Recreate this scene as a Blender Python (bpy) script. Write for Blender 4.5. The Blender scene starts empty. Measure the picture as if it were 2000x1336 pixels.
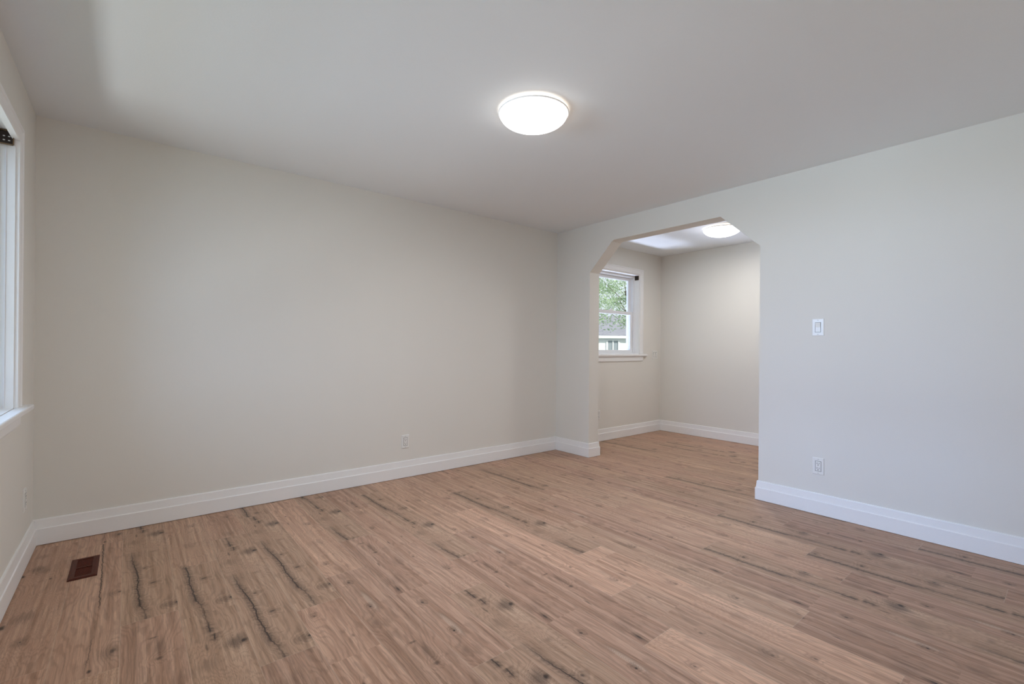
import bpy, bmesh, math, random
from mathutils import Vector, Matrix

SC = bpy.context.scene
COL = SC.collection
PI = math.pi

# ------------------------------------------------------------------ camera
FPX, YAW, PITCH, ROLL = 912.39, 0.8847, 0.0005, 0.0082      # pixels for a 2000 px wide frame
fw = Vector((math.cos(YAW) * math.cos(PITCH), math.sin(YAW) * math.cos(PITCH), math.sin(PITCH)))
rt = Vector((math.sin(YAW), -math.cos(YAW), 0))
up = rt.cross(fw)
r2 = rt * math.cos(ROLL) + up * math.sin(ROLL)
u2 = -rt * math.sin(ROLL) + up * math.cos(ROLL)
cam_d = bpy.data.cameras.new('camera')
cam = bpy.data.objects.new('camera', cam_d)
COL.objects.link(cam)
cam.matrix_world = Matrix(((r2.x, u2.x, -fw.x, -3.7309), (r2.y, u2.y, -fw.y, -3.7642), (r2.z, u2.z, -fw.z, 1.148), (0, 0, 0, 1)))
cam_d.sensor_width = 36
cam_d.lens = FPX * 36 / 2000
cam_d.shift_y = 10 / 2000
cam_d.clip_start = 0.02
SC.camera = cam

# ------------------------------------------------------------------ world, light, exposure
SC.view_settings.view_transform = 'Standard'
SC.view_settings.look = 'None'
SC.view_settings.exposure = 0.03
SC.view_settings.gamma = 1.0
SC.cycles.use_denoising = True
SC.cycles.max_bounces = 8
SC.cycles.diffuse_bounces = 5
SC.cycles.sample_clamp_indirect = 6
SC.cycles.use_adaptive_sampling = True
SC.cycles.adaptive_threshold = 0.07
SC.cycles.adaptive_min_samples = 20
W = bpy.data.worlds.new('sky')
SC.world = W
W.use_nodes = True
bg = W.node_tree.nodes['Background']
bg.inputs['Color'].default_value = (0.86, 0.93, 1.0, 1)
bg.inputs['Strength'].default_value = 1.0


YBW = -5.05          # wall behind the camera


def light(name, kind, loc, direction, energy, color, size=None, size_y=None, portal=False):
    d = bpy.data.lights.new(name, kind)
    d.energy = energy
    d.color = color
    if kind == 'AREA':
        d.shape = 'RECTANGLE'
        d.size = size
        d.size_y = size_y
        if portal:
            d.cycles.is_portal = True
    if kind == 'SUN':
        d.angle = 0.01
    o = bpy.data.objects.new(name, d)
    COL.objects.link(o)
    o.location = loc
    z = -Vector(direction).normalized()
    ref = Vector((0, 0, 1)) if abs(z.z) < 0.95 else Vector((1, 0, 0))
    x = ref.cross(z).normalized()
    y = z.cross(x)
    o.matrix_world = Matrix(((x.x, y.x, z.x, loc[0]), (x.y, y.y, z.y, loc[1]), (x.z, y.z, z.z, loc[2]), (0, 0, 0, 1)))
    return o


light('sun', 'SUN', (0, -6, 9), (-0.06, 0.75, -0.66), 5.0, (1, 0.95, 0.86))
light('daylight_picture_window', 'AREA', (-5.9, -1.75, 2.0), (1, 0, -0.20), 80, (0.42, 0.64, 1.0), 3.6, 2.4)
light('ground_bounce_picture_window', 'AREA', (-6.25, -1.75, -0.2), (1, 0.0, 1.0), 40, (0.93, 0.96, 1.0), 2.2, 0.4)
light('sky_patch_picture_window', 'AREA', (-12, 0.5, 4.0), (12, -3.2, -2.6), 900, (0.35, 0.55, 1.0), 4.0, 4.6)
light('low_fill_picture_window', 'AREA', (-12, 0.5, 0.1), (12, -3.2, 1.6), 470, (0.68, 0.83, 1.0), 5.0, 2.0)  # added area lamp, lifts the upper right wall through the window
light('ground_bounce_dining_window', 'AREA', (1.0, 2.0, 0.05), (0.1, -1, 1.0), 131, (0.67, 0.75, 1.0), 1.0, 0.4)
light('added_fill_back', 'AREA', (-1.9, YBW - 0.45, 1.45), (0.0, 1, 0.12), 10, (1.0, 0.92, 0.96), 2.2, 1.4)  # added fill lamp behind the camera, outside the added window
light('portal_dining_window', 'AREA', (1.1, 0.21, 1.6), (0, -1, 0), 1, (1, 1, 1), 0.92, 1.06, portal=True)

# ------------------------------------------------------------------ materials


class Mat:
    def __init__(self, name):
        self.m = bpy.data.materials.new(name)
        self.m.use_nodes = True
        self.t = self.m.node_tree
        self.b = self.t.nodes['Principled BSDF']
        self.out = self.t.nodes['Material Output']

    def n(self, typ, **kw):
        nd = self.t.nodes.new(typ)
        for k, v in kw.items():
            setattr(nd, k, v)
        return nd

    def link(self, sock, val):
        if isinstance(val, bpy.types.NodeSocket):
            self.t.links.new(val, sock)
        else:
            sock.default_value = val

    def math(self, op, a, b=None, c=None, clamp=False):
        nd = self.n('ShaderNodeMath', operation=op, use_clamp=clamp)
        self.link(nd.inputs[0], a)
        if b is not None:
            self.link(nd.inputs[1], b)
        if c is not None:
            self.link(nd.inputs[2], c)
        return nd.outputs[0]

    def vmath(self, op, a, b=None):
        nd = self.n('ShaderNodeVectorMath', operation=op)
        self.link(nd.inputs[0], a)
        if b is not None:
            self.link(nd.inputs[1], b)
        return nd.outputs['Value'] if op == 'LENGTH' else nd.outputs['Vector']

    def xyz(self, x, y, z):
        nd = self.n('ShaderNodeCombineXYZ')
        for s, v in zip(nd.inputs, (x, y, z)):
            self.link(s, v)
        return nd.outputs[0]

    def noise(self, vec, scale=1.0, detail=2.0, rough=0.5):
        nd = self.n('ShaderNodeTexNoise')
        self.link(nd.inputs['Vector'], vec)
        nd.inputs['Scale'].default_value = scale
        nd.inputs['Detail'].default_value = detail
        nd.inputs['Roughness'].default_value = rough
        return nd.outputs[0]

    def rng(self, v, a, b, c=0.0, d=1.0, smooth=True):
        nd = self.n('ShaderNodeMapRange', interpolation_type='SMOOTHSTEP' if smooth else 'LINEAR')
        self.link(nd.inputs['Value'], v)
        for k, x in zip(('From Min', 'From Max', 'To Min', 'To Max'), (a, b, c, d)):
            nd.inputs[k].default_value = x
        return nd.outputs[0]

    def mix(self, fac, a, b, blend='MIX'):
        nd = self.n('ShaderNodeMix', data_type='RGBA', blend_type=blend)
        self.link(nd.inputs[0], fac)
        self.link(nd.inputs[6], a)
        self.link(nd.inputs[7], b)
        return nd.outputs[2]

    def attr(self, name):
        return self.n('ShaderNodeAttribute', attribute_name=name).outputs['Fac']

    def coord(self):
        return self.n('ShaderNodeTexCoord').outputs['Object']

    def bump(self, h, strength, dist):
        nd = self.n('ShaderNodeBump')
        nd.inputs['Strength'].default_value = strength
        nd.inputs['Distance'].default_value = dist
        self.link(nd.inputs['Height'], h)
        self.t.links.new(nd.outputs[0], self.b.inputs['Normal'])


def rgb(r, g, b):
    f = lambda c: (c / 255 / 12.92) if c / 255 < 0.04045 else ((c / 255 + 0.055) / 1.055) ** 2.4
    return (f(r), f(g), f(b), 1)


def simple(name, col, rough=0.5, var=0.03, scale=40, bump=0.0, spec=0.4, metal=0.0):
    M = Mat(name)
    c = M.coord()
    nz = M.noise(c, scale, 3)
    dark = tuple(x * (1 - var) for x in col[:3]) + (1,)
    lite = tuple(min(1, x * (1 + var)) for x in col[:3]) + (1,)
    M.link(M.b.inputs['Base Color'], M.mix(nz, dark, lite))
    M.b.inputs['Roughness'].default_value = rough
    M.b.inputs['Specular IOR Level'].default_value = spec
    M.b.inputs['Metallic'].default_value = metal
    if bump:
        M.bump(nz, bump, 0.002)
    return M.m


M_WALL = simple('wall_paint', rgb(232, 229, 222), 0.75, 0.012, 180, 0.12, 0.25)
M_CEIL = simple('ceiling_paint', rgb(238, 241, 243), 0.85, 0.012, 120, 0.15, 0.2)
M_TRIM = simple('trim_paint', rgb(245, 244, 243), 0.38, 0.01, 60, 0.03, 0.4)
M_VINYL = simple('white_vinyl', rgb(236, 237, 240), 0.35, 0.01, 60, 0.0, 0.4)
M_PLATE = simple('plate_plastic', rgb(238, 237, 233), 0.3, 0.01, 60, 0.0, 0.5)
M_SLOT = simple('slot_shadow_plastic', rgb(70, 64, 58), 0.6, 0.05, 60)
M_SCREW = simple('painted_screw', rgb(205, 203, 198), 0.35, 0.02, 90, 0.0, 0.5)
M_BRK = simple('brown_bracket_metal', rgb(46, 30, 24), 0.4, 0.1, 60, 0.0, 0.5)
M_BRKEDGE = simple('bracket_edge_bronze', rgb(120, 96, 66), 0.4, 0.1, 60, 0.0, 0.5)
M_HOLE = simple('bracket_hole_light', rgb(225, 225, 225), 0.5, 0.02, 60)
M_VENT = None


def wood_vent():
    M = Mat('mahogany_vent_wood')
    c = M.coord()
    st = M.noise(M.vmath('MULTIPLY', c, (60, 9, 60)), 3, 3)
    M.link(M.b.inputs['Base Color'], M.mix(st, rgb(52, 17, 8), rgb(98, 40, 22)))
    M.b.inputs['Roughness'].default_value = 0.5
    M.b.inputs['Specular IOR Level'].default_value = 0.25
    return M.m


M_VENT = wood_vent()
M_VENTDARK = simple('vent_shade_dark', rgb(34, 20, 16), 0.7, 0.1, 40)


def glass():
    M = Mat('window_glass')
    t = M.n('ShaderNodeBsdfTransparent')
    t.inputs[0].default_value = (0.97, 0.985, 0.98, 1)
    g = M.n('ShaderNodeBsdfGlossy')
    g.inputs['Roughness'].default_value = 0.02
    lw = M.n('ShaderNodeLayerWeight')
    lw.inputs[0].default_value = 0.5
    f5 = M.math('ADD', 0.015, M.math('MULTIPLY', M.math('POWER', lw.outputs['Facing'], 4.0), 0.5))
    mx = M.n('ShaderNodeMixShader')
    M.link(mx.inputs[0], f5)
    M.t.links.new(t.outputs[0], mx.inputs[1])
    M.t.links.new(g.outputs[0], mx.inputs[2])
    M.t.links.new(mx.outputs[0], M.out.inputs[0])
    return M.m


M_GLASS = glass()


def lamp_glow(name, strength, col):
    M = Mat(name)
    M.b.inputs['Base Color'].default_value = (0.9, 0.9, 0.88, 1)
    M.b.inputs['Emission Color'].default_value = col
    M.b.inputs['Emission Strength'].default_value = strength
    M.b.inputs['Roughness'].default_value = 0.4
    return M.m


M_LAMP = lamp_glow('frosted_lamp_glass', 4.8, (1.0, 0.98, 0.94, 1))
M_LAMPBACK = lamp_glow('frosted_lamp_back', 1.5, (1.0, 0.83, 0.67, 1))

PER = 1.387       # the board print repeats on this length (m)
PW = 0.195        # plank width


def floor_mat():
    M = Mat('oak_laminate')
    uv = M.n('ShaderNodeUVMap')
    uv.uv_map = 'plank'
    sp = M.n('ShaderNodeSeparateXYZ')
    M.t.links.new(uv.outputs[0], sp.inputs[0])
    u, v = sp.outputs[0], sp.outputs[1]
    kind, phase, seed, tone, ulen = (M.attr(k) for k in ('kind', 'phase', 'seed', 'tone', 'ulen'))
    s = M.math('WRAP', M.math('ADD', u, phase), PER, 0.0)
    P3 = M.xyz(s, v, kind)
    # --- features of each print: knots (kind, s, v, half length, half width, darkness, ring height)
    knots = [
        (0, .15, .064, .028, .013, .9, 1.5), (0, .15, .064, .075, .035, .40, 0), (0, .57, .087, .011, .014, .75, .6), (0, .57, .087, .028, .035, .30, 0),
        (0, .36, .116, .011, .014, .75, .8), (0, .36, .116, .030, .030, .30, 0), (0, .08, .197, .013, .022, .95, .8), (0, .08, .180, .035, .060, .42, 0),
        (0, 1.08, .178, .022, .018, 1.0, 2.2), (0, 1.085, .160, .055, .055, .60, 0), (0, 1.14, .150, .004, .002, .9, 0),
        (0, .175, .106, .004, .020, .35, 0), (0, .79, .134, .02, .02, .3, 1.2), (0, 1.0, .05, .05, .05, .18, 1.5),
        (1, .050, .036, .034, .006, 1.0, 0), (1, .045, .037, .05, .020, .55, .8), (1, .13, .05, .06, .06, .22, 0), (1, .993, .071, .010, .007, 1.0, .8),
        (1, 1.0, .071, .03, .016, .45, 0), (1, 1.258, .071, .012, .010, .8, .5), (1, 1.258, .071, .03, .025, .30, 0), (1, .651, .101, .008, .022, .55, 0),
        (1, .488, .114, .012, .016, .6, .6), (1, .57, .117, .095, .020, .33, 0), (1, .30, .15, .06, .03, .2, .8), (1, .86, .04, .03, .02, .3, .6),
        (3, 1.221, .061, .04, .03, .30, 2.5), (3, .488, .074, .06, .045, .45, 3.), (3, .259, .093, .05, .03, .4, 2.), (3, .265, .093, .008, .006, .9, 0),
        (3, 1.041, .059, .05, .035, .45, 2.), (3, 1.0, .085, .05, .03, .35, 0), (3, .872, .12, .010, .006, .8, 0), (3, .975, .014, .025, .010, .95, .8), (3, .435, .02, .03, .012, .95, .8),
        (4, .131, .175, .03, .014, .85, 1.), (4, .131, .165, .06, .04, .35, 0), (4, .034, .113, .014, .008, .95, 0), (4, .663, .188, .012, .012, .7, .8), (4, .663, .17, .03, .04, .25, 0),
        (2, .35, .05, .01, .008, .7, .6), (2, .36, .05, .03, .02, .3, 0), (2, .98, .14, .012, .01, .7, .7), (2, 1.0, .135, .04, .03, .3, 0), (2, .66, .10, .05, .04, .22, 2.5),
        (2, .12, .13, .015, .006, .5, 0), (2, 1.22, .06, .012, .008, .6, .5),
    ]
    wob = M.noise(M.xyz(s, M.math('MULTIPLY', v, 2.0), kind), 38, 2)
    wob = M.math('SUBTRACT', wob, 0.5)
    wob2 = M.noise(M.xyz(M.math('MULTIPLY', s, 9.0), M.math('MULTIPLY', v, 70.0), M.math('ADD', kind, 3.0)), 1, 4, .65)
    wob2 = M.math('SUBTRACT', wob2, 0.5)
    dark = None
    ring = None
    for (k, s0, v0, rs, rv, st, rg) in knots:
        d = M.vmath('MULTIPLY', M.vmath('SUBTRACT', P3, (s0, v0, k)), (1 / rs, 1 / rv, 20))
        q = M.math('ADD', M.vmath('LENGTH', d), M.math('MULTIPLY', wob, 0.9) if st > .65 else M.math('MULTIPLY', wob2, 2.2))
        f = M.rng(q, 0.15, 1.25, st, 0.0)
        dark = f if dark is None else M.math('MAXIMUM', dark, f)
        if rg:
            g = M.rng(q, 0.0, 4.5, rg, 0.0)
            ring = g if ring is None else M.math('ADD', ring, g)

    # --- long cracks: a centre line v(s) and a strength along s
    def crack(k, line, inten, halo_w, halo_s, width):
        fac = M.math('DIVIDE', s, PER)

        def curve(pts):
            nd = M.n('ShaderNodeFloatCurve')
            c = nd.mapping.curves[0]
            while len(c.points) > 2:
                c.points.remove(c.points[1])
            pts = sorted(pts)
            c.points[0].location = pts[0]
            c.points[-1].location = pts[-1]
            for p in pts[1:-1]:
                c.points.new(*p)
            for p in c.points:
                p.handle_type = 'VECTOR'
            nd.mapping.update()
            M.link(nd.inputs['Value'], fac)
            return nd.outputs[0]
        ctr = M.math('MULTIPLY', curve([(a / PER, b / PW) for a, b in line]), PW)
        it = curve([(a / PER, b) for a, b in inten])
        jit = M.math('MULTIPLY', M.math('SUBTRACT', M.noise(M.xyz(M.math('MULTIPLY', s, 26), k * 3.0, 0), 1, 4, .6), 0.5), 0.024)
        dd = M.math('ABSOLUTE', M.math('ADD', M.math('SUBTRACT', v, ctr), jit))
        core = M.rng(dd, 0.0010, width, 1.0, 0.0)
        hair = M.noise(M.xyz(M.math('MULTIPLY', M.math('ADD', s, M.math('MULTIPLY', v, 0.6)), 62), M.math('MULTIPLY', v, 40), k), 1, 4, .7)
        halo = M.math('MULTIPLY', M.rng(dd, 0.0, halo_w, halo_s, 0.0), M.rng(hair, 0.3, 0.7, 0.30, 1.30))
        is_k = M.math('COMPARE', kind, float(k), 0.1)
        return M.math('MULTIPLY', M.math('MULTIPLY', M.math('MAXIMUM', core, halo), it), is_k)
    cA = crack(0, [(0, .081), (.04, .082), (.08, .078), (.15, .064), (.22, .062), (.35, .057), (.45, .062), (.52, .059), (.66, .044), (.79, .038), (.95, .036), (1.06, .06), (1.157, .093), (1.202, .096), (1.206, .084), (1.26, .084), (1.387, .081)],
               [(0, .75), (.06, .6), (.11, .8), (.15, 1.), (.25, .95), (.45, 1.), (.6, .95), (.72, .8), (.80, .5), (.88, 0), (1.13, 0), (1.16, .95), (1.195, .9), (1.203, 0), (1.21, .2), (1.225, 1.), (1.27, .9), (1.32, .55), (1.387, .75)], 0.036, 0.66, 0.0060)
    cE = crack(4, [(0, .10), (.30, .113), (.578, .123), (.655, .118), (.784, .119), (1.05, .115), (1.387, .108)],
               [(0, .0), (.10, .5), (.22, .6), (.3, .1), (.5, .1), (.57, .7), (.8, .9), (1.0, .8), (1.2, .9), (1.387, .8)], 0.012, 0.25, 0.0034)
    dark = M.math('MAXIMUM', dark, M.math('MAXIMUM', cA, cE))

    # --- figure: growth rings bending round the knots, fibres, pores
    kz = M.math('ADD', M.math('MULTIPLY', kind, 7.3), M.math('MULTIPLY', seed, 31.0))
    low = M.noise(M.xyz(M.math('MULTIPLY', s, 2.2), M.math('MULTIPLY', v, 11), kz), 1, 2, .45)
    G = M.math('ADD', M.math('ADD', M.math('MULTIPLY', v, 44), M.math('MULTIPLY', low, 10)), M.math('MULTIPLY', ring, 3.2))
    G = M.math('ADD', G, M.math('MULTIPLY', M.noise(M.xyz(M.math('MULTIPLY', s, 14), M.math('MULTIPLY', v, 60), kz), 1, 2), 0.9))
    lines = M.math('SINE', M.math('MULTIPLY', G, 6.2832))
    lines = M.rng(lines, -0.2, 1.0)
    fibre = M.noise(M.xyz(M.math('MULTIPLY', s, 7), M.math('MULTIPLY', v, 330), kz), 1, 4, .6)
    streak = M.noise(M.xyz(M.math('MULTIPLY', s, 1.6), M.math('MULTIPLY', v, 46), kz), 1, 3, .55)
    cloud = M.noise(M.xyz(M.math('MULTIPLY', s, 3.6), M.math('MULTIPLY', v, 12), M.math('ADD', kz, 5.0)), 1, 3)
    pores = M.noise(M.xyz(M.math('MULTIPLY', s, 26), M.math('MULTIPLY', v, 700), kz), 1, 2)
    vo = M.n('ShaderNodeTexVoronoi')
    M.link(vo.inputs['Vector'], M.xyz(M.math('MULTIPLY', s, 2.6), M.math('MULTIPLY', v, 13), M.math('MULTIPLY', kz, 1.7)))
    vo.inputs['Scale'].default_value = 1.0
    speck = M.rng(M.math('ADD', vo.outputs['Distance'], M.math('MULTIPLY', wob, 0.10)), 0.02, 0.10, 0.62, 0.0)
    speck = M.math('MULTIPLY', speck, M.rng(M.noise(M.xyz(M.math('MULTIPLY', s, 3.0), M.math('MULTIPLY', v, 9), M.math('ADD', kz, 9.0)), 1, 1), .52, .60))

    base = rgb(*FLOOR_MID)
    col = M.mix(M.rng(streak, .28, .72), rgb(*FLOOR_LIGHT), rgb(*FLOOR_BROWN))
    col = M.mix(M.rng(cloud, .35, .75), col, base)
    warm = M.mix(M.math('FRACT', M.math('MULTIPLY', seed, 7.31)), rgb(255, 247, 232), rgb(255, 240, 228))
    col = M.mix(0.8, col, warm, 'MULTIPLY')
    k1 = M.math('SUBTRACT', 1.0, M.math('MULTIPLY', lines, 0.17))
    k1 = M.math('MULTIPLY', k1, M.rng(fibre, .25, .75, .80, 1.14))
    k1 = M.math('MULTIPLY', k1, M.rng(pores, .56, .70, 1.0, .84))
    k1 = M.math('MULTIPLY', k1, M.math('MULTIPLY_ADD', tone, 1.2, -0.2))
    col = M.mix(1.0, col, M.xyz(k1, k1, k1), 'MULTIPLY')
    # herring-bone fleck of the second print: pale chevrons
    hd = M.vmath('LENGTH', M.vmath('MULTIPLY', M.vmath('SUBTRACT', P3, (1.045, .086, 1)), (1 / .11, 1 / .014, 20)))
    chev = M.math('SINE', M.math('ADD', M.math('MULTIPLY', s, 560), M.math('MULTIPLY', M.math('ABSOLUTE', M.math('SUBTRACT', v, .086)), 900)))
    col = M.mix(M.math('MULTIPLY', M.rng(hd, .5, 1.1, .55, 0.0), M.rng(chev, -.3, .5)), col, rgb(204, 190, 172))
    col = M.mix(M.math('MULTIPLY', M.math('MAXIMUM', dark, speck), 0.95), col, rgb(40, 30, 27))
    # fine bevel line round each board
    ev = M.math('MINIMUM', v, M.math('SUBTRACT', PW, v))
    eu = M.math('MINIMUM', u, M.math('SUBTRACT', ulen, u))
    seam = M.rng(M.math('MINIMUM', ev, eu), 0.0004, 0.0018, 1.0, 0.0)
    col = M.mix(M.math('MULTIPLY', seam, 0.35), col, rgb(205, 186, 166))
    M.link(M.b.inputs['Base Color'], col)
    M.link(M.b.inputs['Roughness'], M.rng(fibre, .2, .8, .42, .56))
    M.b.inputs['Specular IOR Level'].default_value = 0.35
    h = M.math('SUBTRACT', M.math('MULTIPLY', fibre, 0.5), M.math('ADD', M.math('MULTIPLY', seam, 1.5), dark))
    M.bump(h, 0.12, 0.0012)
    return M.m


FLOOR_MID = (190, 158, 139)
FLOOR_LIGHT = (208, 178, 159)
FLOOR_BROWN = (162, 131, 112)

# ------------------------------------------------------------------ mesh helpers


def mesh_obj(name, bm, mat, parent=None, smooth=False, bevel=0.0, segs=2):
    bmesh.ops.recalc_face_normals(bm, faces=bm.faces)
    me = bpy.data.meshes.new(name)
    bm.to_mesh(me)
    bm.free()
    o = bpy.data.objects.new(name, me)
    COL.objects.link(o)
    for m in (mat if isinstance(mat, (list, tuple)) else [mat]):
        me.materials.append(m)
    if smooth:
        for p in me.polygons:
            p.use_smooth = True
    if bevel:
        md = o.modifiers.new('bevel', 'BEVEL')
        md.width = bevel
        md.segments = segs
        md.limit_method = 'ANGLE'
        md.angle_limit = math.radians(30)
    if parent:
        o.parent = parent
    return o


def box(bm, lo, hi, mi=0):
    vs = [bm.verts.new((x, y, z)) for x in (lo[0], hi[0]) for y in (lo[1], hi[1]) for z in (lo[2], hi[2])]
    for f in ((0, 1, 3, 2), (4, 6, 7, 5), (0, 4, 5, 1), (2, 3, 7, 6), (0, 2, 6, 4), (1, 5, 7, 3)):
        bm.faces.new([vs[i] for i in f]).material_index = mi


def boxes(*bs):
    bm = bmesh.new()
    for lo, hi in bs:
        box(bm, tuple(min(a, b) for a, b in zip(lo, hi)), tuple(max(a, b) for a, b in zip(lo, hi)))
    return bm


def prism(bm, pts, fn, d0, d1):
    """polygon pts (2-D), fn(p, d) -> 3-D point, extruded from d0 to d1"""
    a = [bm.verts.new(fn(p, d0)) for p in pts]
    b = [bm.verts.new(fn(p, d1)) for p in pts]
    bm.faces.new(a)
    bm.faces.new(b[::-1])
    n = len(pts)
    for i in range(n):
        bm.faces.new((a[i], b[i], b[(i + 1) % n], a[(i + 1) % n]))


def lathe(bm, prof, seg=64, cap=True):
    """prof: (r, z) from one end to the other"""
    rings = []
    for r, z in prof:
        if r < 1e-6:
            rings.append([bm.verts.new((0, 0, z))])
        else:
            rings.append([bm.verts.new((r * math.cos(2 * PI * i / seg), r * math.sin(2 * PI * i / seg), z)) for i in range(seg)])
    for a, b in zip(rings, rings[1:]):
        for i in range(seg):
            j = (i + 1) % seg
            q = [a[i % len(a)], a[j % len(a)], b[j % len(b)], b[i % len(b)]]
            q2 = []
            for vtx in q:
                if vtx not in q2:
                    q2.append(vtx)
            if len(q2) > 2:
                bm.faces.new(q2)


def empty(name, loc, rotz=0.0):
    o = bpy.data.objects.new(name, None)
    o.empty_display_size = 0.05
    COL.objects.link(o)
    o.location = loc
    o.rotation_euler = (0, 0, rotz)
    return o


def tag(o, label, cat, group=None):
    o['label'] = label
    o['category'] = cat
    if group:
        o['group'] = group
    return o


def structure(o):
    o['kind'] = 'structure'
    return o


# ------------------------------------------------------------------ room sizes
H = 2.44
XL = -4.149           # left wall face
XR = 0.0              # right wall face (living-room side)
WT = 0.15             # right wall thickness
XD = 2.055            # far wall of the dining room
YB = YBW
YDB = -3.3            # near wall of the dining room
OY0, OY1 = -0.487, -2.197     # opening in the right wall
OZ, OCH, OCW = 2.23, 1.94, 0.30

# ------------------------------------------------------------------ floor
rows = {
    -3: [(-1.3, 2, .4, .97)], -2: [(-1.45, 3, 0., 1.0)], -1: [(-1.60, 4, 0., 1.02)], 0: [(-1.29, 0, 0., .98)], 1: [(-.84, 2, .35, 1.04)], 2: [(-1.91, 0, 0., .98)], 3: [(-1.62, 0, -.07, .99)],
    4: [(-1.40, 2, .2, 1.14)], 5: [(-2.39, 1, .76, .98)], 6: [(-1.92, 2, .75, 1.03)], 7: [(-1.62, 0, .565, .99)], 8: [(-1.325, 2, .3, 1.12)], 9: [(-2.39, 2, .9, 1.20)],
    10: [(-2.0, 0, .615, .95)], 11: [(-3.01, 2, .1, 1.0)], 12: [(-1.24, 2, .6, 1.02)], 13: [(-2.387, 2, .15, 1.05)], 14: [(-1.64, 2, .8, 1.05)], 15: [(-2.79, 2, .5, 1.12)],
    16: [(-2.17, 1, .3, .96)], 17: [(-2.527, 2, .2, .96)], 18: [(-3.167, 2, .7, .98)], 19: [(-1.40, 2, .1, 1.06)],
}
special = {   # (row, n-th board from the listed joint, towards the far wall positive): kind, phase, tone
    (0, -1): (1, -.545, 1.0), (1, -1): (0, -.82, .98), (2, 1): (2, .6, 1.04), (2, -1): (1, .3, .95), (3, -1): (2, .45, 1.06), (4, -1): (1, 0., .96), (4, 1): (0, .2, 1.0), (3, 1): (0, .3, .99),
    (5, 1): (0, .56, .97), (5, -1): (0, -.1, .96), (6, -1): (0, -.064, .97), (7, -1): (1, .755, .97), (8, -1): (1, 0., .98), (8, -2): (2, .55, 1.22), (9, -1): (2, .25, 1.0), (9, 1): (2, .7, 1.04),
    (10, -1): (2, .12, 1.20), (10, 1): (2, .3, 1.03), (11, -1): (1, .5, .90), (11, 1): (2, .7, 1.05), (12, -1): (1, 0., .96), (12, -2): (1, .4, .92), (12, 1): (0, .6, 1.0), (13, -1): (0, -.815, .96), (13, 1): (0, 0., .98),
    (14, -1): (2, .35, 1.08), (14, -2): (1, .2, .93), (15, -1): (0, -.776, .95), (16, -1): (0, -.8, .94), (17, -1): (1, .9, .93), (18, -1): (0, -.825, .93), (19, -1): (0, -.7, .98), (23, 0): (0, 0., .95),
}
LP = 1.372
rnd = random.Random(5)
bm = bmesh.new()
uvl = bm.loops.layers.uv.new('plank')
lay = {k: bm.faces.layers.float.new(k) for k in ('kind', 'phase', 'seed', 'tone', 'ulen')}
FX0, FX1, FY0, FY1 = XL - 0.02, XD + 0.02, YB - 0.02, 0.02
for r in range(-3, 31):
    x0 = -3.752 + PW * r
    if r in rows:
        y0, kd, ph, tn = rows[r][0]
    else:
        y0, kd, ph, tn = -rnd.uniform(.2, 1.5), 2, rnd.random(), rnd.uniform(.96, 1.08)
    y00 = y0
    n0 = -int((y00 - FY0) / LP) - 1
    for n in range(n0, 4):
        a, b = y00 + n * LP, y00 + (n + 1) * LP
        if r == -1:      # one long board print under the vent
            a, b = (-1.60, 0.02) if n == 0 else ((a, b) if n < 0 else (1, 2))
        if a > FY1 or b < FY0:
            continue
        k_, p_, t_ = special.get((r, n), (kd, ph, tn) if n == 0 else (rnd.choice((2, 2, 1)), rnd.random(), rnd.uniform(.96, 1.1)))
        if (r, n) not in special and n != 0 and r > 19:
            k_ = rnd.choice((0, 1, 2, 2))
        ya, yb = max(a, FY0), min(b, FY1)
        xa, xb = max(x0, FX0), min(x0 + PW, FX1)
        if xb <= xa:
            continue
        vs = [bm.verts.new((x, y, 0)) for x, y in ((xa, ya), (xb, ya), (xb, yb), (xa, yb))]
        f = bm.faces.new(vs)
        for l, (x, y) in zip(f.loops, ((xa, ya), (xb, ya), (xb, yb), (xa, yb))):
            l[uvl].uv = (y - a, x - x0)
        f[lay['kind']] = k_
        f[lay['phase']] = p_
        f[lay['tone']] = t_
        f[lay['ulen']] = b - a
        f[lay['seed']] = rnd.random() if k_ == 2 else 0.13 * k_
floor = structure(mesh_obj('floor', bm, floor_mat()))
floor.data.flip_normals() if floor.data.polygons[0].normal.z < 0 else None
# sub-floor slab under the boards keeps the outside light out
structure(mesh_obj('subfloor_light_block', boxes(((XL - .2, YB - .2, -.25), (XD + .2, .2, -.006))), M_VENTDARK))

# ------------------------------------------------------------------ shell
structure(mesh_obj('ceiling', boxes(((XL - .3, YB - .3, H), (XD + .3, .35, H + .2))), M_CEIL))
# unseen slab added to keep the sun out of the back window
structure(mesh_obj('added_sun_blocker', boxes(((XL - .3, YB - 2.6, H + .02), (XD + .3, YB - .3, H + .14))), M_CEIL))
# dining window hole and picture window hole
DWX0, DWX1, DWZ0, DWZ1 = 0.60, 1.554, 1.045, 2.134
CWY0, CWY1, CWZ0, CWZ1 = -0.585, -2.70, 0.81, 2.145
TH = 0.2
BWX0, BWX1, BWZ0, BWZ1 = -3.1, -0.7, .75, 2.15  # opening for the added, unseen back window


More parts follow.
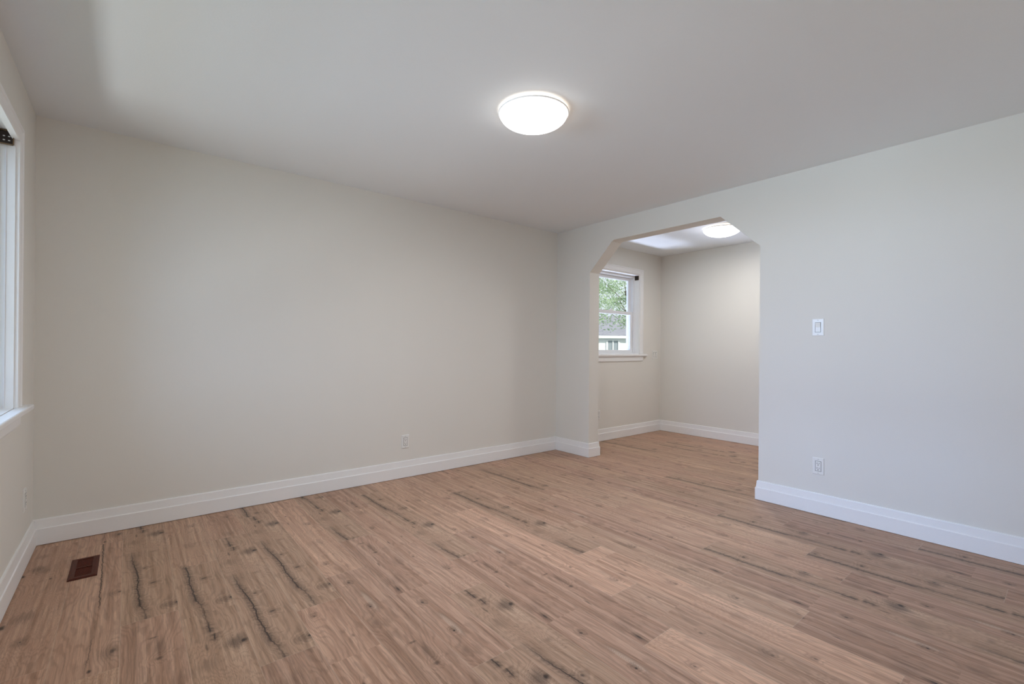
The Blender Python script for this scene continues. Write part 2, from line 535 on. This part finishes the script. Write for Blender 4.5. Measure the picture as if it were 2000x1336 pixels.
def wall_with_hole(name, a0, a1, z1, h0, h1, hz0, hz1, fn):
    """wall spanning a0..a1 with one rectangular hole; fn(a, d, z) -> point; d = 0 is the room face"""
    bm = bmesh.new()
    A = [a0, h0, h1, a1]
    Z = [0, hz0, hz1, z1]
    grid = {}
    for d in (0, TH):
        for i, a in enumerate(A):
            for k, z in enumerate(Z):
                grid[d, i, k] = bm.verts.new(fn(a, d, z))
    for d in (0, TH):
        for i in range(3):
            for k in range(3):
                if (i, k) != (1, 1):
                    bm.faces.new([grid[d, i, k], grid[d, i + 1, k], grid[d, i + 1, k + 1], grid[d, i, k + 1]])

    def strip(i0, k0, i1, k1):
        bm.faces.new([grid[0, i0, k0], grid[0, i1, k1], grid[TH, i1, k1], grid[TH, i0, k0]])
    for i in range(3):
        strip(i, 0, i + 1, 0)
        strip(i, 3, i + 1, 3)
        strip(0, i, 0, i + 1)
        strip(3, i, 3, i + 1)
    for e in ((1, 1, 2, 1), (1, 2, 2, 2), (1, 1, 1, 2), (2, 1, 2, 2)):
        strip(*e)
    return structure(mesh_obj(name, bm, M_WALL))


wall_with_hole('wall_far', XL - TH, XD + TH, H + .02, DWX0, DWX1, DWZ0, DWZ1, lambda a, d, z: (a, d, z))
wall_with_hole('wall_left', YB, 0.0, H + .02, CWY1, CWY0, CWZ0, CWZ1, lambda a, d, z: (XL - d, a, z))
# right wall with the clipped-corner opening
bm = bmesh.new()
outline = [(0.0, 0), (OY0, 0), (OY0, OCH), (OY0 - OCW + .015, OZ - .012), (OY0 - OCW - .012, OZ), (OY1 + OCW + .014, OZ), (OY1, OCH), (OY1, 0), (YB, 0), (YB, H + .02), (0.0, H + .02)]
prism(bm, outline, lambda p, d: (d, p[0], p[1]), XR, XR + WT)
structure(mesh_obj('wall_right', bm, M_WALL))
wall_with_hole('wall_back', XL - TH, XR + WT, H + .02, BWX0, BWX1, BWZ0, BWZ1, lambda a, d, z: (a, YB - d, z))
structure(mesh_obj('wall_dining_far', boxes(((XD, YDB - TH, 0), (XD + TH, 0, H + .02))), M_WALL))
structure(mesh_obj('wall_dining_near', boxes(((XR + WT, YDB - TH, 0), (XD, YDB, H + .02))), M_WALL))

# ------------------------------------------------------------------ baseboards: profile (thickness, height)
BB = [(0, 0.003), (.017, 0.003), (.017, .090), (.0165, .0935), (.0145, .0955), (.0125, .0965), (.0115, .104), (.009, .132), (.0085, .140), (.007, .1455), (0, .147)]


def baseboard(name, path, side):
    """path: 2-D points along the wall face; the board stands on the left (side=1) or right (-1) of travel"""
    bm = bmesh.new()
    n = len(path)
    P = [Vector(p) for p in path]
    offs = []
    for i in range(n):
        dirs = []
        if i > 0:
            dirs.append((P[i] - P[i - 1]).normalized())
        if i < n - 1:
            dirs.append((P[i + 1] - P[i]).normalized())
        nr = [Vector((-d.y, d.x)) * side for d in dirs]
        if len(nr) == 1:
            offs.append(nr[0])
        else:
            offs.append((nr[0] + nr[1]) / (1 + nr[0].dot(nr[1])))
    rings = []
    for p, o in zip(P, offs):
        rings.append([bm.verts.new((p.x + o.x * t, p.y + o.y * t, z)) for t, z in BB])
    for a, b in zip(rings, rings[1:]):
        for i in range(len(BB)):
            j = (i + 1) % len(BB)
            bm.faces.new((a[i], a[j], b[j], b[i]))
    bm.faces.new(rings[0])
    bm.faces.new(rings[-1][::-1])
    return structure(mesh_obj(name, bm, M_TRIM))


e = 0.0003
t = 0.017
baseboard('baseboard_left', [(XL + e, YB + t), (XL + e, -t * .98)], -1)
baseboard('baseboard_far', [(XL + e, -e), (XR - e, -e)], -1)
baseboard('baseboard_right', [(XR - e, -t), (XR - e, OY0 - e), (XR + WT + e, OY0 - e), (XR + WT + e, -t)], -1)
baseboard('baseboard_right_near', [(XR + WT + e, YDB + t), (XR + WT + e, OY1 + e), (XR - e, OY1 + e), (XR - e, YB + t)], -1)
baseboard('baseboard_dining_window', [(XR + WT + e, -e), (XD - e, -e)], -1)
baseboard('baseboard_dining_far', [(XD - e, -t), (XD - e, YDB)], -1)
baseboard('baseboard_back', [(XR - t, YB + e), (XL + t, YB + e)], -1)

# ------------------------------------------------------------------ windows


def casing_prof(w):
    # (distance from the inner edge, thickness)
    return [(0, 0), (0, .012), (.006, .016), (.012, .016), (.016, .012), (.020, .011), (w - .016, .015), (w - .010, .019), (w - .002, .019), (w, .016), (w, 0)]


def casing(name, parent, a0, a1, z0, z1, w, fn):
    """three-sided casing with mitred head round a0..a1, z0..z1; fn(a, d, z)"""
    bm = bmesh.new()
    pr = casing_prof(w)
    path = [(a0, z0, -1, 0), (a0, z1, -1, 1), (a1, z1, 1, 1), (a1, z0, 1, 0)]
    rings = [[bm.verts.new(fn(a + sa * q, dd, z + sz * q)) for q, dd in pr] for a, z, sa, sz in path]
    for r_, s_ in zip(rings, rings[1:]):
        for i in range(len(pr)):
            j = (i + 1) % len(pr)
            bm.faces.new((r_[i], r_[j], s_[j], s_[i]))
    bm.faces.new(rings[0])
    bm.faces.new(rings[-1][::-1])
    return mesh_obj(name, bm, M_TRIM, parent)


def frame_bm(fn, a0, a1, z0, z1, d0, d1, wl, wr, wb, wt):
    """rectangular ring, outer a0..a1 z0..z1, member widths left right bottom top"""
    bm = bmesh.new()
    o = [(a0, z0), (a1, z0), (a1, z1), (a0, z1)]
    i_ = [(a0 + wl, z0 + wb), (a1 - wr, z0 + wb), (a1 - wr, z1 - wt), (a0 + wl, z1 - wt)]
    V = {}
    for d in (d0, d1):
        for k in range(4):
            V[d, 'o', k] = bm.verts.new(fn(o[k][0], d, o[k][1]))
            V[d, 'i', k] = bm.verts.new(fn(i_[k][0], d, i_[k][1]))
    for k in range(4):
        j = (k + 1) % 4
        for d in (d0, d1):
            bm.faces.new((V[d, 'o', k], V[d, 'o', j], V[d, 'i', j], V[d, 'i', k]))
        for q in 'oi':
            bm.faces.new((V[d0, q, k], V[d0, q, j], V[d1, q, j], V[d1, q, k]))
    return bm


def fbox(fn, a0, a1, d0, d1, z0, z1):
    p, q = fn(a0, d0, z0), fn(a1, d1, z1)
    return (p, q)


# dining-room double-hung window: fn(a, d, z), d > 0 goes into the room
W2 = structure(empty('window_2', (0, 0, 0)))
f2 = lambda a, d, z: (a, -d, z)
casing('casing', W2, DWX0, DWX1, DWZ0 + .03, DWZ1, .066, f2)
mesh_obj('stool', boxes(fbox(f2, DWX0 - .145, DWX1 + .145, 0, .036, DWZ0, DWZ0 + .027), fbox(f2, DWX0 + .0, DWX1 - .0, -.095, .0, DWZ0, DWZ0 + .027)), M_TRIM, W2, bevel=.006)
bm = bmesh.new()
prism(bm, [(0, DWZ0 - .066), (.010, DWZ0 - .066), (.013, DWZ0 - .058), (.013, DWZ0 - .012), (.020, DWZ0), (0, DWZ0)], lambda p, d: (d, -p[0], p[1]), DWX0 - .066, DWX1 + .066)
mesh_obj('apron', bm, M_TRIM, W2)
mesh_obj('jamb_liner', frame_bm(f2, DWX0, DWX1, DWZ0 + .027, DWZ1, -.095, -.001, .010, .010, .001, .012), M_TRIM, W2)
mesh_obj('frame', frame_bm(f2, DWX0, DWX1, DWZ0, DWZ1, -.195, -.080, .028, .028, .045, .040), M_VINYL, W2, bevel=.002)
FX0d, FX1d = DWX0 + .028, DWX1 - .028
mesh_obj('track', boxes(fbox(f2, FX1d - .012, FX1d, -.128, -.122, DWZ0 + .04, DWZ1 - .03), fbox(f2, FX0d, FX0d + .012, -.128, -.122, DWZ0 + .04, DWZ1 - .03), fbox(f2, FX1d - .008, FX1d, -.165, -.160, DWZ0 + .04, DWZ1 - .03)), M_VINYL, W2)
ZM = 1.615
ls = mesh_obj('lower_sash', frame_bm(f2, FX0d + .002, FX1d - .002, DWZ0 + .040, ZM + .022, -.122, -.088, .044, .044, .040, .042), M_VINYL, W2, bevel=.003)
us = mesh_obj('upper_sash', frame_bm(f2, FX0d + .002, FX1d - .002, ZM - .020, DWZ1 - .038, -.160, -.128, .044, .044, .042, .040), M_VINYL, W2, bevel=.003)
mesh_obj('pane', boxes(fbox(f2, FX0d + .044, FX1d - .044, -.107, -.103, DWZ0 + .078, ZM - .018)), M_GLASS, ls)
mesh_obj('pane', boxes(fbox(f2, FX0d + .044, FX1d - .044, -.146, -.142, ZM + .020, DWZ1 - .076)), M_GLASS, us)
lk = mesh_obj('sash_lock', boxes(fbox(f2, 1.05, 1.11, -.120, -.095, ZM + .022, ZM + .034), fbox(f2, 1.07, 1.09, -.112, -.085, ZM + .034, ZM + .044)), M_VINYL, W2, bevel=.003)

# picture window in the left wall
W1 = structure(empty('window_1', (XL, 0, 0)))
f1 = lambda a, d, z: (d, a, z)     # local to the empty
casing('casing', W1, CWY1, CWY0, CWZ0 + .03, CWZ1 - .042, .072, f1)
mesh_obj('head_fillet', boxes(fbox(f1, CWY1, CWY0, -.012, .0, CWZ1 - .042, CWZ1)), M_TRIM, W1)
mesh_obj('stool', boxes(fbox(f1, CWY1 - .165, CWY0 + .165, 0, .049, CWZ0 + .008, CWZ0 + .033), fbox(f1, CWY1, CWY0, -.11, 0, CWZ0 + .008, CWZ0 + .033)), M_TRIM, W1, bevel=.006)
bm = bmesh.new()
prism(bm, [(0, CWZ0 - .060), (.010, CWZ0 - .060), (.013, CWZ0 - .052), (.013, CWZ0 - .010), (.020, CWZ0 + .008), (0, CWZ0 + .008)], lambda p, d: (p[0], d, p[1]), CWY1 - .08, CWY0 + .08)
mesh_obj('apron', bm, M_TRIM, W1)
mesh_obj('jamb_liner', frame_bm(f1, CWY1, CWY0, CWZ0 + .033, CWZ1, -.10, -.001, .008, .008, .001, .008), M_TRIM, W1)
mesh_obj('frame', frame_bm(f1, CWY1 + .008, CWY0 - .008, CWZ0, CWZ1 - .008, -.19, -.075, .030, .030, .045, .040), M_VINYL, W1, bevel=.003)
s1 = mesh_obj('sash', frame_bm(f1, CWY1 + .038, CWY0 - .038, CWZ0 + .045, CWZ1 - .048, -.16, -.11, .05, .05, .05, .05), M_VINYL, W1, bevel=.003)
mesh_obj('pane', boxes(fbox(f1, CWY1 + .088, CWY0 - .088, -.138, -.132, CWZ0 + .095, CWZ1 - .098)), M_GLASS, s1)
mesh_obj('track', boxes(fbox(f1, CWY0 - .012, CWY0 - .008, -.036, -.030, CWZ0 + .034, CWZ1 - .08), fbox(f1, CWY0 - .016, CWY0 - .008, -.056, -.050, CWZ0 + .034, CWZ1 - .08)), M_VINYL, W1)


# window added behind the camera, unseen, to let in fill light
W3 = structure(empty('added_window_back', (0, YB, 0)))
f3 = lambda a, d, z: (a, d, z)
casing('casing', W3, BWX0, BWX1, BWZ0 + .02, BWZ1, .07, f3)
mesh_obj('stool', boxes(fbox(f3, BWX0 - .14, BWX1 + .14, 0, .045, BWZ0 - .005, BWZ0 + .02)), M_TRIM, W3, bevel=.006)
mesh_obj('frame', frame_bm(f3, BWX0, BWX1, BWZ0, BWZ1, -.19, -.08, .05, .05, .05, .05), M_VINYL, W3, bevel=.003)
mesh_obj('mullion', boxes(fbox(f3, -1.93, -1.87, -.17, -.09, BWZ0 + .05, BWZ1 - .05)), M_VINYL, W3)
mesh_obj('pane', boxes(fbox(f3, BWX0 + .05, BWX1 - .05, -.138, -.132, BWZ0 + .05, BWZ1 - .05)), M_GLASS, W3)


# ------------------------------------------------------------------ blind brackets
def blind_bracket(loc, rotz, w, h, dep, label):
    """open box bracket: back plate faces local -y, local x spans w, z hangs down h"""
    o = empty('blind_bracket', loc, rotz)
    tag(o, label, 'bracket', None)
    mesh_obj('back_plate', boxes(((0, 0, -h), (w, .002, 0))), M_BRK, o, bevel=.0008)
    bm = bmesh.new()
    nx, nz = 3, 2
    for i in range(nx):
        for k in range(nz):
            cx, cz = w * (.22 + .28 * i), -h * (.42 + .30 * k)
            prism(bm, [(cx + .0042 * math.cos(q * PI / 5), cz + .0030 * math.sin(q * PI / 5)) for q in range(10)], lambda p, d: (p[0], d, p[1]), -.0006, .0004)
    mesh_obj('screw_hole', bm, M_HOLE, o)
    mesh_obj('rim', boxes(((-.0035, -dep, -h), (0, .002, 0)), ((0, -dep, -h - .004), (w, .002, -h)), ((0, -dep, -.003), (w, -dep * .2, 0))), M_BRKEDGE, o, bevel=.0006)
    return o


# on the right-hand jamb of the picture window (its face looks towards -y)
b1 = blind_bracket((XL - .008, CWY0 - .0125, CWZ1 - .010), 0, .060, .062, .012, 'dark brown perforated blind bracket under the head of the left picture window')
b1.scale = (-1, 1, 1)
b2 = blind_bracket((DWX1 - .0105, .010, DWZ1 - .0125), PI / 2, .060, .055, .012, 'small brown blind bracket in the top corner of the dining window')

# ------------------------------------------------------------------ wall plates


def screw(o, x, z, y):
    bm = bmesh.new()
    prism(bm, [(x + .0034 * math.cos(q * PI / 6), z + .0034 * math.sin(q * PI / 6)) for q in range(12)], lambda p, d: (p[0], d, p[1]), y - .0012, y + .001)
    mesh_obj('screw', bm, M_SCREW, o)


def plate_bm(w, h, th):
    bm = bmesh.new()
    c = .004
    a = [(-w / 2, -h / 2), (w / 2, -h / 2), (w / 2, h / 2), (-w / 2, h / 2)]
    b = [(-w / 2 + c, -h / 2 + c), (w / 2 - c, -h / 2 + c), (w / 2 - c, h / 2 - c), (-w / 2 + c, h / 2 - c)]
    v0 = [bm.verts.new((x, 0, z)) for x, z in a]
    v1 = [bm.verts.new((x, -th * .55, z)) for x, z in a]
    v2 = [bm.verts.new((x, -th, z)) for x, z in b]
    bm.faces.new(v0)
    bm.faces.new(v2[::-1])
    for p, q in ((v0, v1), (v1, v2)):
        for i in range(4):
            j = (i + 1) % 4
            bm.faces.new((p[i], p[j], q[j], q[i]))
    return bm


def outlet(loc, rotz, label, w=.070, h=.116):
    """decorator duplex outlet, face towards local -y"""
    o = tag(empty('wall_outlet', loc, rotz), label, 'outlet', 'electrical outlets low on the walls')
    mesh_obj('cover_plate', plate_bm(w, h, .006), M_PLATE, o)
    r_ = mesh_obj('receptacle', boxes(((-.0165, -.0078, -.0335), (.0165, -.004, .0335))), M_PLATE, o, bevel=.0012)
    mesh_obj('gap', frame_bm(lambda a, d, z: (a, -d, z), -.0185, .0185, -.0355, .0355, .0055, .0064, .002, .002, .002, .002), M_SLOT, o)
    for zc in (.0165, -.0165):
        for x, sz in ((-.0062, .0045), (.0062, .0036)):
            mesh_obj('slot', boxes(((x - .0013, -.0082, zc + .003 - sz), (x + .0013, -.007, zc + .003 + sz))), M_SLOT, r_)
        bm = bmesh.new()
        prism(bm, [(.0030 * math.cos(q * PI / 6), zc - .0085 + .0030 * math.sin(q * PI / 6)) for q in range(12)], lambda p, d: (p[0], d, p[1]), -.0082, -.007)
        mesh_obj('ground_hole', bm, M_SLOT, r_)
    screw(o, 0, .048, -.006)
    screw(o, 0, -.048, -.006)
    return o


def switch(loc, rotz, label, gangs=1, w=.074, h=.120):
    o = tag(empty('light_switch', loc, rotz), label, 'light switch')
    mesh_obj('cover_plate', plate_bm(w, h, .006), M_PLATE, o)
    for g_ in range(gangs):
        x = (g_ - (gangs - 1) / 2) * .046
        mesh_obj('gap', frame_bm(lambda a, d, z: (a + x, -d, z), -.0180, .0180, -.0350, .0350, .0055, .0064, .002, .002, .002, .002), M_SLOT, o)
        bm = bmesh.new()
        prism(bm, [(-.004, -.033), (-.0068, -.033), (-.0072, 0.0), (-.0115, .032), (-.004, .033)], lambda p, d: (d, p[0], p[1]), x - .0155, x + .0155)
        mesh_obj('rocker', bm, M_PLATE, o)
        screw(o, x, .049, -.006)
        screw(o, x, -.049, -.006)
    return o


outlet((-1.852, 0, .3135), 0, 'white duplex outlet low on the long far wall')
outlet((XR, -2.599, .336), -PI / 2, 'white duplex outlet on the right wall below the light switch')
outlet((.727, 0, .325), 0, 'white outlet below the dining window, half hidden by the opening')
outlet((XL, -.29, .335), PI / 2, 'white outlet plate on the left wall below the picture window')
switch((XR, -2.591, 1.306), -PI / 2, 'single rocker light switch on the right wall beside the opening')
switch((1.914, 0, 1.061), 0, 'double white switch plate on the dining wall right of the window', gangs=2, w=.116, h=.116)

# ------------------------------------------------------------------ floor vent
V = tag(empty('floor_vent', (-3.9025, -.529, 0)), 'reddish brown wooden floor vent set in the boards near the left corner', 'vent')
vw, vl = .110, .288
bm = bmesh.new()
o4 = [(-vw / 2, -vl / 2), (vw / 2, -vl / 2), (vw / 2, vl / 2), (-vw / 2, vl / 2)]
m4 = [(x * (1 - .010 / (vw / 2)), y * (1 - .010 / (vl / 2))) for x, y in o4]
i4 = [(math.copysign(vw / 2 - .024, x), math.copysign(vl / 2 - .030, y)) for x, y in o4]
lv = [[bm.verts.new((x, y, z)) for x, y in p] for p, z in ((o4, .0006), (o4, .003), (m4, .0065), (i4, .0065), (i4, .0012))]
for p, q in zip(lv, lv[1:]):
    for i in range(4):
        j = (i + 1) % 4
        bm.faces.new((p[i], p[j], q[j], q[i]))
mesh_obj('frame', bm, M_VENT, V)
mesh_obj('duct_shade', boxes(((-vw / 2 + .02, -vl / 2 + .026, .0006), (vw / 2 - .02, vl / 2 - .026, .0012))), M_VENTDARK, V)  # thin dark sheet, its colour stands for the shade inside the vent
bm = bmesh.new()
for i in range(18):
    y = -vl / 2 + .040 + i * (vl - .080) / 17
    if abs(y) < .010:
        continue
    prism(bm, [(y - .0038, .0016), (y - .0022, .0016), (y + .0022, .0060), (y + .0006, .0060)], lambda p, d: (d, p[0], p[1]), -vw / 2 + .023, vw / 2 - .023)
box(bm, (-vw / 2 + .023, -.006, .0014), (vw / 2 - .023, .006, .0062))
mesh_obj('louvre', bm, M_VENT, V)
mesh_obj('lever', boxes(((.008, -.004, .006), (.014, .004, .0085))), M_VENT, V, bevel=.001)


# ------------------------------------------------------------------ ceiling lights
def dome_light(x, y, r, power, label):
    o = tag(empty('ceiling_light', (x, y, H)), label, 'ceiling light', 'flush dome ceiling lights')
    bm = bmesh.new()
    lathe(bm, [(0, 0), (r * .80, 0), (r * .80, -.012), (r * .78, -.020), (0, -.020)])
    mesh_obj('base', bm, M_TRIM, o, smooth=False)
    bm = bmesh.new()
    lathe(bm, [(r * .80, -.016), (r * .985, -.016), (r * 1.0, -.0165), (r * 1.012, -.0185), (r * 1.012, -.0225), (r * .995, -.0245), (r * .80, -.0245)])
    mesh_obj('rim', bm, M_TRIM, o, smooth=False)
    bm = bmesh.new()
    prof = []
    dh = .070
    for i in range(15):
        q = i / 14 * PI / 2
        prof.append((r * .965 * math.cos(q) if i < 14 else 0, -.0245 - dh * math.sin(q) ** 1.0))
    lathe(bm, [(0, -.0247), (r * .96, -.0246)] + prof, cap=False)
    mesh_obj('diffuser', bm, M_LAMP, o, smooth=True)
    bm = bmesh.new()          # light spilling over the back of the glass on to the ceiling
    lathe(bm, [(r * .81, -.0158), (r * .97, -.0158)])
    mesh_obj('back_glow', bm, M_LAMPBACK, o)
    d = bpy.data.lights.new('ceiling_lamp', 'AREA')      # the lamp's own light
    d.shape = 'DISK'
    d.size = .22
    d.energy = power
    d.color = (1.0, 0.975, 0.95)
    q = bpy.data.objects.new('ceiling_lamp', d)
    COL.objects.link(q)
    q.location = (0, 0, -.0965)
    q.parent = o
    return o


dome_light(-2.035, -1.862, .190, 15.0, 'round white dome light glowing on the living room ceiling')
dome_light(1.135, -1.33, .190, 11.0, 'round dome light on the dining ceiling, seen through the opening')

# ------------------------------------------------------------------ outside
G = Mat('lawn')
gz = G.noise(G.coord(), 3, 4)
G.link(G.b.inputs['Base Color'], G.mix(gz, rgb(88, 97, 70), rgb(114, 122, 94)))
structure(mesh_obj('ground', boxes(((-40, -40, -1.0), (60, 60, -.85))), G.m))


def siding():
    M = Mat('white_siding')
    sp = M.n('ShaderNodeSeparateXYZ')
    M.t.links.new(M.coord(), sp.inputs[0])
    fr = M.math('FRACT', M.math('DIVIDE', sp.outputs[2], .14))
    M.link(M.b.inputs['Base Color'], M.mix(M.rng(fr, 0.0, .12, 1, 0), rgb(236, 238, 240), rgb(196, 200, 206)))
    return M.m


def shingle():
    M = Mat('grey_shingle')
    br = M.n('ShaderNodeTexBrick')
    M.link(br.inputs['Vector'], M.coord())
    br.inputs['Scale'].default_value = 3
    br.inputs['Color1'].default_value = rgb(150, 150, 160)
    br.inputs['Color2'].default_value = rgb(128, 128, 140)
    br.inputs['Mortar'].default_value = rgb(110, 110, 122)
    br.inputs['Mortar Size'].default_value = .02
    M.link(M.b.inputs['Base Color'], br.outputs[0])
    return M.m


hx = Vector((.774, -.633, 0)).normalized()
house_o = Vector((16.24, 12.2, -.85))
HO = tag(empty('neighbor_house', house_o, math.atan2(hx.y, hx.x)), 'white sided house with grey shingle roof seen through the dining window', 'house')
M_SID, M_SHI = siding(), shingle()
ze = 2.60      # eave height over the ground
mesh_obj('wall', boxes(((-6, 0, 0), (7, 7, ze))), M_SID, HO)
bm = bmesh.new()
prism(bm, [(-.12, ze - .02), (3.6, ze + 1.25), (7.6, ze - .02), (7.6, ze + .06), (3.6, ze + 1.37), (-.12, ze + .08)], lambda p, d: (d, p[0], p[1]), -6.5, 7.5)
mesh_obj('roof', bm, M_SHI, HO)
mesh_obj('gutter', boxes(((-6.5, -.20, ze - .08), (7.5, -.10, ze + .06))), M_VINYL, HO)
wf = mesh_obj('window', frame_bm(lambda a, d, z: (a, d, z), -.30, .42, 1.25, 2.46, -.04, .05, .09, .09, .09, .06), M_VINYL, HO)
mesh_obj('mullion', boxes(((.03, -.035, 1.3), (.09, .05, 2.44))), M_VINYL, wf)
mesh_obj('pane', boxes(((-.25, -.005, 1.3), (.37, .01, 2.42))), simple('dim_glass', rgb(150, 158, 166), .15, .02, 4), wf)

# leafy tree between the houses
T = tag(empty('leafy_tree', (13.0, 9.35, -.85)), 'sunlit green leafy tree in front of the neighbouring roof', 'tree')


def leaf_mat():
    M = Mat('sunlit_leaf')
    oi = M.n('ShaderNodeAttribute', attribute_name='shade')
    c = M.mix(oi.outputs['Fac'], rgb(160, 186, 150), rgb(222, 235, 210))
    d = M.n('ShaderNodeBsdfDiffuse')
    tr = M.n('ShaderNodeBsdfTranslucent')
    M.link(d.inputs[0], c)
    M.link(tr.inputs[0], c)
    mx = M.n('ShaderNodeMixShader')
    mx.inputs[0].default_value = .45
    M.t.links.new(d.outputs[0], mx.inputs[1])
    M.t.links.new(tr.outputs[0], mx.inputs[2])
    M.t.links.new(mx.outputs[0], M.out.inputs[0])
    return M.m


rl = random.Random(11)
bm = bmesh.new()
shade = bm.faces.layers.float.new('shade')
clumps = []
for _ in range(235):
    while True:
        p = Vector((rl.uniform(-1, 1), rl.uniform(-1, 1), rl.uniform(-1, 1)))
        if .25 < p.length < 1:
            break
    clumps.append(Vector((p.x * 2.7, p.y * 2.4, 5.35 + p.z * 2.35)))
for cpos in clumps:
    rad = rl.uniform(.26, .46)
    for _ in range(60):
        d = Vector((rl.gauss(0, 1), rl.gauss(0, 1), rl.gauss(0, .8))) * rad * .55
        c = cpos + d
        a = Vector((rl.gauss(0, 1), rl.gauss(0, 1), rl.gauss(0, .7))).normalized()
        b = a.cross(Vector((rl.gauss(0, 1), rl.gauss(0, 1), rl.gauss(0, 1)))).normalized()
        L_, W_ = rl.uniform(.04, .075), rl.uniform(.022, .036)
        f = bm.faces.new([bm.verts.new(c + q) for q in (a * L_, b * W_, -a * L_, -b * W_)])
        f[shade] = rl.random()
lf = mesh_obj('foliage', bm, leaf_mat(), T)
lf['kind'] = 'stuff'
bark = simple('bark', rgb(110, 96, 84), .9, .2, 12)


def limb(bm, p, q, r0, r1, seg=8):
    p, q = Vector(p), Vector(q)
    z = (q - p).normalized()
    x = z.orthogonal().normalized()
    y = z.cross(x)
    ra = [bm.verts.new(p + (x * math.cos(2 * PI * i / seg) + y * math.sin(2 * PI * i / seg)) * r0) for i in range(seg)]
    rb = [bm.verts.new(q + (x * math.cos(2 * PI * i / seg) + y * math.sin(2 * PI * i / seg)) * r1) for i in range(seg)]
    for i in range(seg):
        j = (i + 1) % seg
        bm.faces.new((ra[i], ra[j], rb[j], rb[i]))


bm = bmesh.new()
limb(bm, (1.4, -.2, 0), (1.2, -.1, 2.6), .17, .13)
limb(bm, (1.2, -.1, 2.5), (.7, .1, 4.6), .07, .03)
for k in range(14):
    a = k * 2.4
    st = Vector((1.2 - .04 * k, -.1 + .01 * k, 2.6 + .15 * k))
    limb(bm, st, st + Vector((math.cos(a) * 1.3, math.sin(a) * 1.2, 1.0)), .022, .006, 6)
mesh_obj('trunk', bm, bark, T)
